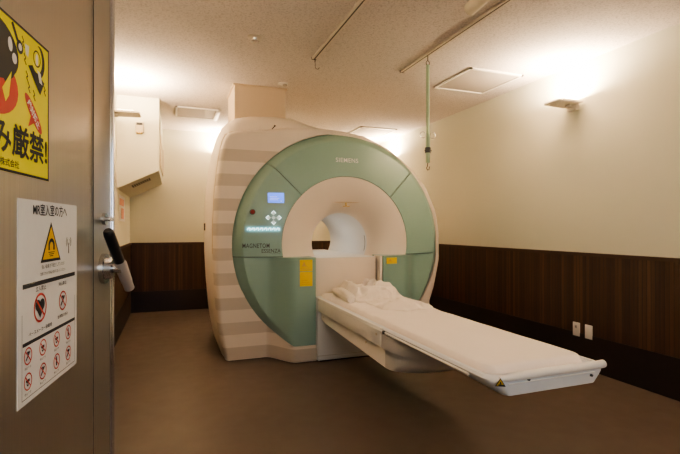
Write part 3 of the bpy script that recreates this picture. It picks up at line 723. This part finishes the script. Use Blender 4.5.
m = MB(); m.tube([A.lerp(B, .50), A.lerp(B, .56), A.lerp(B, .86), A.lerp(B, .9), B], [.015, .019, .017, .0155, .0155], 20); m.build('lever_arm', 'lightsteel', hd)
m = MB(); m.tube([A.lerp(B, .60) + Vector((.026, .014, .012)), A.lerp(B, .72) + Vector((.042, .016, .012)), A.lerp(B, .90) + Vector((.036, .016, .010)), A.lerp(B, .98) + Vector((.016, .014, 0))], [.008, .013, .012, .006], 14); m.build('latch_cover', 'palegreen', hd)
kl = bpy.data.objects.new('door_lock', None); COL.objects.link(kl); kl.parent = door; kl['_local'] = 1
ycyl(MB(), -.11, 1.277, .018, .0, -.010).build('escutcheon', 'silver', kl)
MB().box((-.135, -.026, 1.271), (-.085, -.008, 1.283), .004).build('thumb_turn', 'silver', kl)
# jamb that carries the hinges
JA = MB(); JA.box((XL, .33, 0), (-.40, .50, 2.45)); struct('trim_7', JA, 'steel', smooth=False)

def poster(name, label, x0, x1, z0, z1, mat, border=None):
    t = thing(name, label, 'poster', (0, 0, 0), local=True)
    t.location = DR; t.rotation_euler = (0, 0, DROT)
    MB().box((x0, -.0015, z0), (x1, 0, z1)).build('sheet', mat, t, smooth=False)
    return t
def ly(off): return lambda x, z: (x, -off, z)
def flat(m, pts, off=.0019): m.bm.faces.new([m.bm.verts.new((x, -off, z)) for x, z in pts]); return m
def ringm(m, cx_, cz_, r0, r1, off=.0021, n=36, ex=1.):
    P0 = [(cx_ + r0 * math.cos(2 * PI * k / n) * ex, -off, cz_ + r0 * math.sin(2 * PI * k / n)) for k in range(n)]
    P1 = [(cx_ + r1 * math.cos(2 * PI * k / n) * ex, -off, cz_ + r1 * math.sin(2 * PI * k / n)) for k in range(n)]
    m.grid([P0, P1], close_v=True); return m
def bar(m, x0, z0, x1, z1, w, off=.0021):
    d = Vector((x1 - x0, z1 - z0)); d.normalize(); p = Vector((-d.y, d.x)) * w / 2
    return flat(m, [(x0 + p.x, z0 + p.y), (x1 + p.x, z1 + p.y), (x1 - p.x, z1 - p.y), (x0 - p.x, z0 - p.y)], off)
def ell(m, cx_, cz_, rx_, rz_, rot=0., off=.0021, n=28):
    return flat(m, [(cx_ + rx_ * math.cos(a) * math.cos(rot) - rz_ * math.sin(a) * math.sin(rot), cz_ + rx_ * math.cos(a) * math.sin(rot) + rz_ * math.sin(a) * math.cos(rot)) for a in [2 * PI * k / n for k in range(n)]], off)
def txt(m, body, x, z, w=None, h=None, off=.0023, bold=0.):
    return add_text(m, body, lambda u, v: (x + u, -off, z + v), w=w, h=h, bold=bold)

# yellow poster (its left part runs out of the picture)
px0, px1, pz0, pz1 = -.985, -.513, 1.352, 1.640
yp = poster('yellow_warning_poster', 'bright yellow Japanese no-metal warning poster with a black border, high on the steel door', px0, px1, pz0, pz1, 'poster')
m = MB()
for q in ([(px0, pz0), (px1, pz0), (px1, pz0 + .005), (px0, pz0 + .005)], [(px0, pz1 - .005), (px1, pz1 - .005), (px1, pz1), (px0, pz1)], [(px0, pz0), (px0 + .005, pz0), (px0 + .005, pz1), (px0, pz1)], [(px1 - .005, pz0), (px1, pz0), (px1, pz1), (px1 - .005, pz1)]): flat(m, q)
m.build('border', 'ink', yp, smooth=False)
m = MB()
for k, (dx_, dz_) in enumerate(((0, 0), (.0016, 0), (.0008, .0012), (.0008, -.0012))): txt(m, '持ち込み厳禁!', -.955 + dx_, pz0 + .033 + dz_, w=.430, h=.061, bold=.008, off=.0023 + .0001 * k)
m.build('heading_text', 'ink', yp, smooth=False)
txt(MB(), 'ン株式会社', -.735, pz0 + .010, w=.086, h=.0145, bold=.01).build('small_text', 'ink', yp, smooth=False)
m = MB(); ell(m, -.742, 1.505, .090, .056, off=.0019); m.build('red_body', 'red', yp, smooth=False)
m = MB(); ell(m, -.737, 1.568, .086, .054, off=.0021); flat(m, [(-.822, 1.565), (-.652, 1.565), (-.672, 1.530), (-.700, 1.512), (-.730, 1.540), (-.80, 1.53)], .0022); m.build('magnet_shape', 'ink', yp, smooth=False)
m = MB(); flat(m, [(-.712, 1.500), (-.678, 1.540), (-.688, 1.492), (-.700, 1.478)], .0024); m.build('yellow_notch', 'poster', yp, smooth=False)
for x_, z_, rx_, rz_ in ((-.684, 1.588, .008, .013), (-.668, 1.567, .009, .010)):
    m = MB(); ell(m, x_, z_, rx_, rz_, .2, .0026); m.build('highlight', 'paper', yp, smooth=False)
m = MB(); bar(m, -.676, 1.632, -.655, 1.606, .009); ell(m, -.646, 1.597, .013, .013); m.build('bottle_shape', 'ink', yp, smooth=False)
m = MB(); ell(m, -.6455, 1.597, .007, .007, 0, .0024); m.build('bottle_glint', 'paper', yp, smooth=False)
m = MB(); ell(m, -.563, 1.597, .027, .034, -.15, .0021); flat(m, [(-.612, 1.574), (-.590, 1.582), (-.537, 1.560), (-.557, 1.530), (-.566, 1.536)], .0021); m.build('wristwatch_strap', 'ink', yp, smooth=False)
m = MB(); ell(m, -.574, 1.600, .025, .029, 0, .0024); m.build('wristwatch_rim', 'poster', yp, smooth=False)
m = MB(); ringm(m, -.574, 1.600, .014, .017, .0026); m.build('wristwatch_circle', 'ink', yp, smooth=False)
m = MB(); ell(m, -.574, 1.598, .006, .012, 0, .0026); m.build('wristwatch_dial', 'paper', yp, smooth=False)
m = MB(); flat(m, [(-.626, 1.612), (-.608, 1.613), (-.612, 1.590), (-.622, 1.592)], .0022); m.build('card_shape', 'paper', yp, smooth=False)
m = MB(); flat(m, [(-.572, 1.578), (-.556, 1.575), (-.548, 1.553), (-.562, 1.555)], .0026); m.build('strap_card', 'paper', yp, smooth=False)
for (x, z) in ((-.633, 1.612), (-.625, 1.582), (-.616, 1.550), (-.608, 1.531), (-.585, 1.521), (-.535, 1.545)):
    m = MB(); bar(m, x - .005, z + .010, x + .003, z + .002, .003); bar(m, x + .003, z + .002, x - .003, z - .002, .003); bar(m, x - .003, z - .002, x + .005, z - .010, .003)
    m.build('zigzag_mark', 'ink', yp, smooth=False)
m = MB(); ell(m, -.588, 1.482, .050, .014, -.72, .0024); flat(m, [(-.600, 1.478), (-.582, 1.466), (-.612, 1.452)], .0024); m.build('speech_bubble', 'red', yp, smooth=False)
m = MB(); txt(m, '絶対禁止', 0, 0, w=.066, h=.017, off=0, bold=.03)
for v in m.bm.verts:
    x_, z_ = v.co.x - .033, v.co.z - .0085; a = -.72; v.co = (-.588 + x_ * math.cos(a) - z_ * math.sin(a), -.0027, 1.482 + x_ * math.sin(a) + z_ * math.cos(a))
m.build('bubble_text', 'paper', yp, smooth=False)

# white poster
qx0, qx1, qz0, qz1 = -.652, -.340, .901, 1.307
wp = poster('white_safety_poster', 'white Japanese MRI safety poster with red prohibition circles, lower on the steel door', qx0, qx1, qz0, qz1, 'paper')
W, Hh = qx1 - qx0, qz1 - qz0
PX = lambda u: qx0 + u * W
PZ = lambda v: qz1 - v * Hh
txt(MB(), 'MR室入室の方へ', PX(.20), PZ(.078), w=W * .58, h=.026, bold=.012).build('heading_text', 'ink', wp, smooth=False)
tcx = PX(.50)
m = MB(); flat(m, [(tcx - .058, PZ(.325)), (tcx + .050, PZ(.325)), (tcx - .004, PZ(.108))], .0019); m.build('warning_triangle', 'ink', wp, smooth=False)
m = MB(); flat(m, [(tcx - .048, PZ(.310)), (tcx + .041, PZ(.310)), (tcx - .004, PZ(.132))], .0022); m.build('triangle_face', 'orange', wp, smooth=False)
m = MB()
n = 14; P0 = [(tcx - .003 + .017 * math.cos(PI * k / n), -.0025, PZ(.240) + .017 * math.sin(PI * k / n)) for k in range(n + 1)]; P1 = [(tcx - .003 + .009 * math.cos(PI * k / n), -.0025, PZ(.240) + .009 * math.sin(PI * k / n)) for k in range(n + 1)]
m.grid([P0, P1]); flat(m, [(tcx - .020, PZ(.240)), (tcx - .012, PZ(.240)), (tcx - .012, PZ(.262)), (tcx - .020, PZ(.262))], .0025); flat(m, [(tcx + .006, PZ(.240)), (tcx + .014, PZ(.240)), (tcx + .014, PZ(.262)), (tcx + .006, PZ(.262))], .0025)
for k in range(3): bar(m, tcx - .020 + .004 * k, PZ(.274 + .010 * k), tcx + .014 - .004 * k, PZ(.274 + .010 * k), .0018, .0025)
m.build('magnet_symbol', 'ink', wp, smooth=False)
m = MB(); wx_, wz_ = PX(.82), PZ(.25); flat(m, [(wx_ - .002, wz_ + .008), (wx_ + .002, wz_ + .008), (wx_ + .003, wz_ - .018), (wx_ - .003, wz_ - .018)])
for sg in (-1, 1):
    for r_ in (.008, .014): m.grid([[(wx_ + sg * rr * math.cos(a), -.0021, wz_ + .010 + rr * math.sin(a)) for a in [-.8 + 1.6 * k / 6 for k in range(7)]] for rr in (r_, r_ + .0025)])
m.build('antenna_symbol', 'inkgrey', wp, smooth=False)
m = MB(); txt(m, '強い磁場 が 発生 しています', PX(.33), PZ(.358), w=W * .40, h=.009); txt(m, '危険ですので係員の指示に従ってください', PX(.31), PZ(.392), w=W * .44, h=.007); m.build('body_text', 'ink', wp, smooth=False)
m = MB(); flat(m, [(PX(.06), PZ(.438)), (PX(.955), PZ(.438)), (PX(.955), PZ(.415)), (PX(.06), PZ(.415))]); m.build('divider_bar', 'ink', wp, smooth=False)
m = MB(); flat(m, [(PX(.06), PZ(.718)), (PX(.955), PZ(.718)), (PX(.955), PZ(.700)), (PX(.06), PZ(.700))]); m.build('divider_bar', 'ink', wp, smooth=False)
for b_t, u_, v_, w_, h_ in (('立入禁止', .24, .468, .16, .011), ('持込禁止', .62, .475, .15, .009), ('ペースメーカー装着者', .14, .680, .36, .009), ('金属類の持込', .60, .660, .20, .008)):
    txt(MB(), b_t, PX(u_), PZ(v_), w=W * w_, h=h_, bold=.01).build('caption_text', 'ink', wp, smooth=False)
def prohibit(cu, cv, r_, sym):
    cx_, cz_ = PX(cu), PZ(cv)
    m = MB()
    if sym == 'heart': ell(m, cx_ - .010, cz_ + .006, .012, .012, 0, .0021, 14); ell(m, cx_ + .010, cz_ + .006, .012, .012, 0, .0022, 14); flat(m, [(cx_ - .021, cz_ + .002), (cx_, cz_ - .022), (cx_ + .021, cz_ + .002)], .0023)
    elif sym == 'person': ell(m, cx_, cz_ + r_ * .5, r_ * .16, r_ * .16, 0, .0021, 12); bar(m, cx_, cz_ + r_ * .35, cx_, cz_ - r_ * .55, r_ * .36)
    elif sym == 'cross': bar(m, cx_ - r_ * .5, cz_ - r_ * .45, cx_ + r_ * .5, cz_ + r_ * .45, r_ * .22); bar(m, cx_ - r_ * .2, cz_ + r_ * .4, cx_ + r_ * .2, cz_ + r_ * .4, r_ * .25, .0022)
    else: bar(m, cx_ - r_ * .45, cz_ + .1 * r_, cx_ + r_ * .45, cz_ + .1 * r_, r_ * .3); ringm(m, cx_, cz_ - r_ * .25, r_ * .12, r_ * .28)
    s_ = m.build('prohibition_symbol', 'ink', wp, smooth=False)
    m = MB(); ringm(m, cx_, cz_, r_ * .84, r_, .0025); bar(m, cx_ - r_ * .62, cz_ + r_ * .62, cx_ + r_ * .62, cz_ - r_ * .62, r_ * .16, .0026)
    m.build('red_circle', 'red', s_, smooth=False)
prohibit(.308, .555, .031, 'heart'); prohibit(.70, .565, .023, 'cross')
for r2, cv in enumerate((.770, .895)):
    for k, cu in enumerate((.13, .35, .585, .81)):
        prohibit(cu, cv, .0175, ['cross', 'tool', 'tool', 'person', 'tool', 'cross', 'person', 'cross'][r2 * 4 + k])
for r2, cv in enumerate((.833, .958)):
    for cu in (.13, .35, .585, .81): txt(MB(), '禁止です', PX(cu) - .014, PZ(cv), w=.028, h=.005).build('caption_text', 'ink', wp, smooth=False)
m = MB()
for q in ([(PX(.05), PZ(.975)), (PX(.955), PZ(.975)), (PX(.955), PZ(.972)), (PX(.05), PZ(.972))], [(PX(.05), PZ(.975)), (PX(.054), PZ(.975)), (PX(.054), PZ(.56)), (PX(.05), PZ(.56))], [(PX(.951), PZ(.975)), (PX(.955), PZ(.975)), (PX(.955), PZ(.56)), (PX(.951), PZ(.56))]): flat(m, q)
m.build('frame_lines', 'inkgrey', wp, smooth=False)

for o in COL.objects:
    if '_local' in o: del o['_local']

# ------------------------------------------------------------------ soft light from the corridor and the bore
def area(name, loc, target, power, size, col):
    o = warm_light(name, loc, (0, 0, 0), power, size, size, col)
    d = Vector(target) - Vector(loc); o.rotation_euler = d.to_track_quat('-Z', 'Y').to_euler(); return o
area('corridor_light', (.9, -1.1, 1.7), (1.6, 3.5, .6), 12, 1.2, (.80, .88, 1.0))
bl_ = bpy.data.lights.new('bore_lamp', 'AREA'); bl_.shape = 'RECTANGLE'; bl_.size = .2; bl_.size_y = .5; bl_.energy = .55; bl_.color = (1, .95, .86)
bo = bpy.data.objects.new('bore_lamp', bl_); COL.objects.link(bo); bo.location = (CX, 5.0, CZ + .29)
w = bpy.data.worlds.new('world'); scn.world = w; w.use_nodes = True
w.node_tree.nodes['Background'].inputs[0].default_value = (.9, .75, .6, 1); w.node_tree.nodes['Background'].inputs[1].default_value = .05
scn.view_settings.view_transform = 'AgX'
scn.view_settings.look = 'AgX - Medium High Contrast'
scn.view_settings.exposure = .95
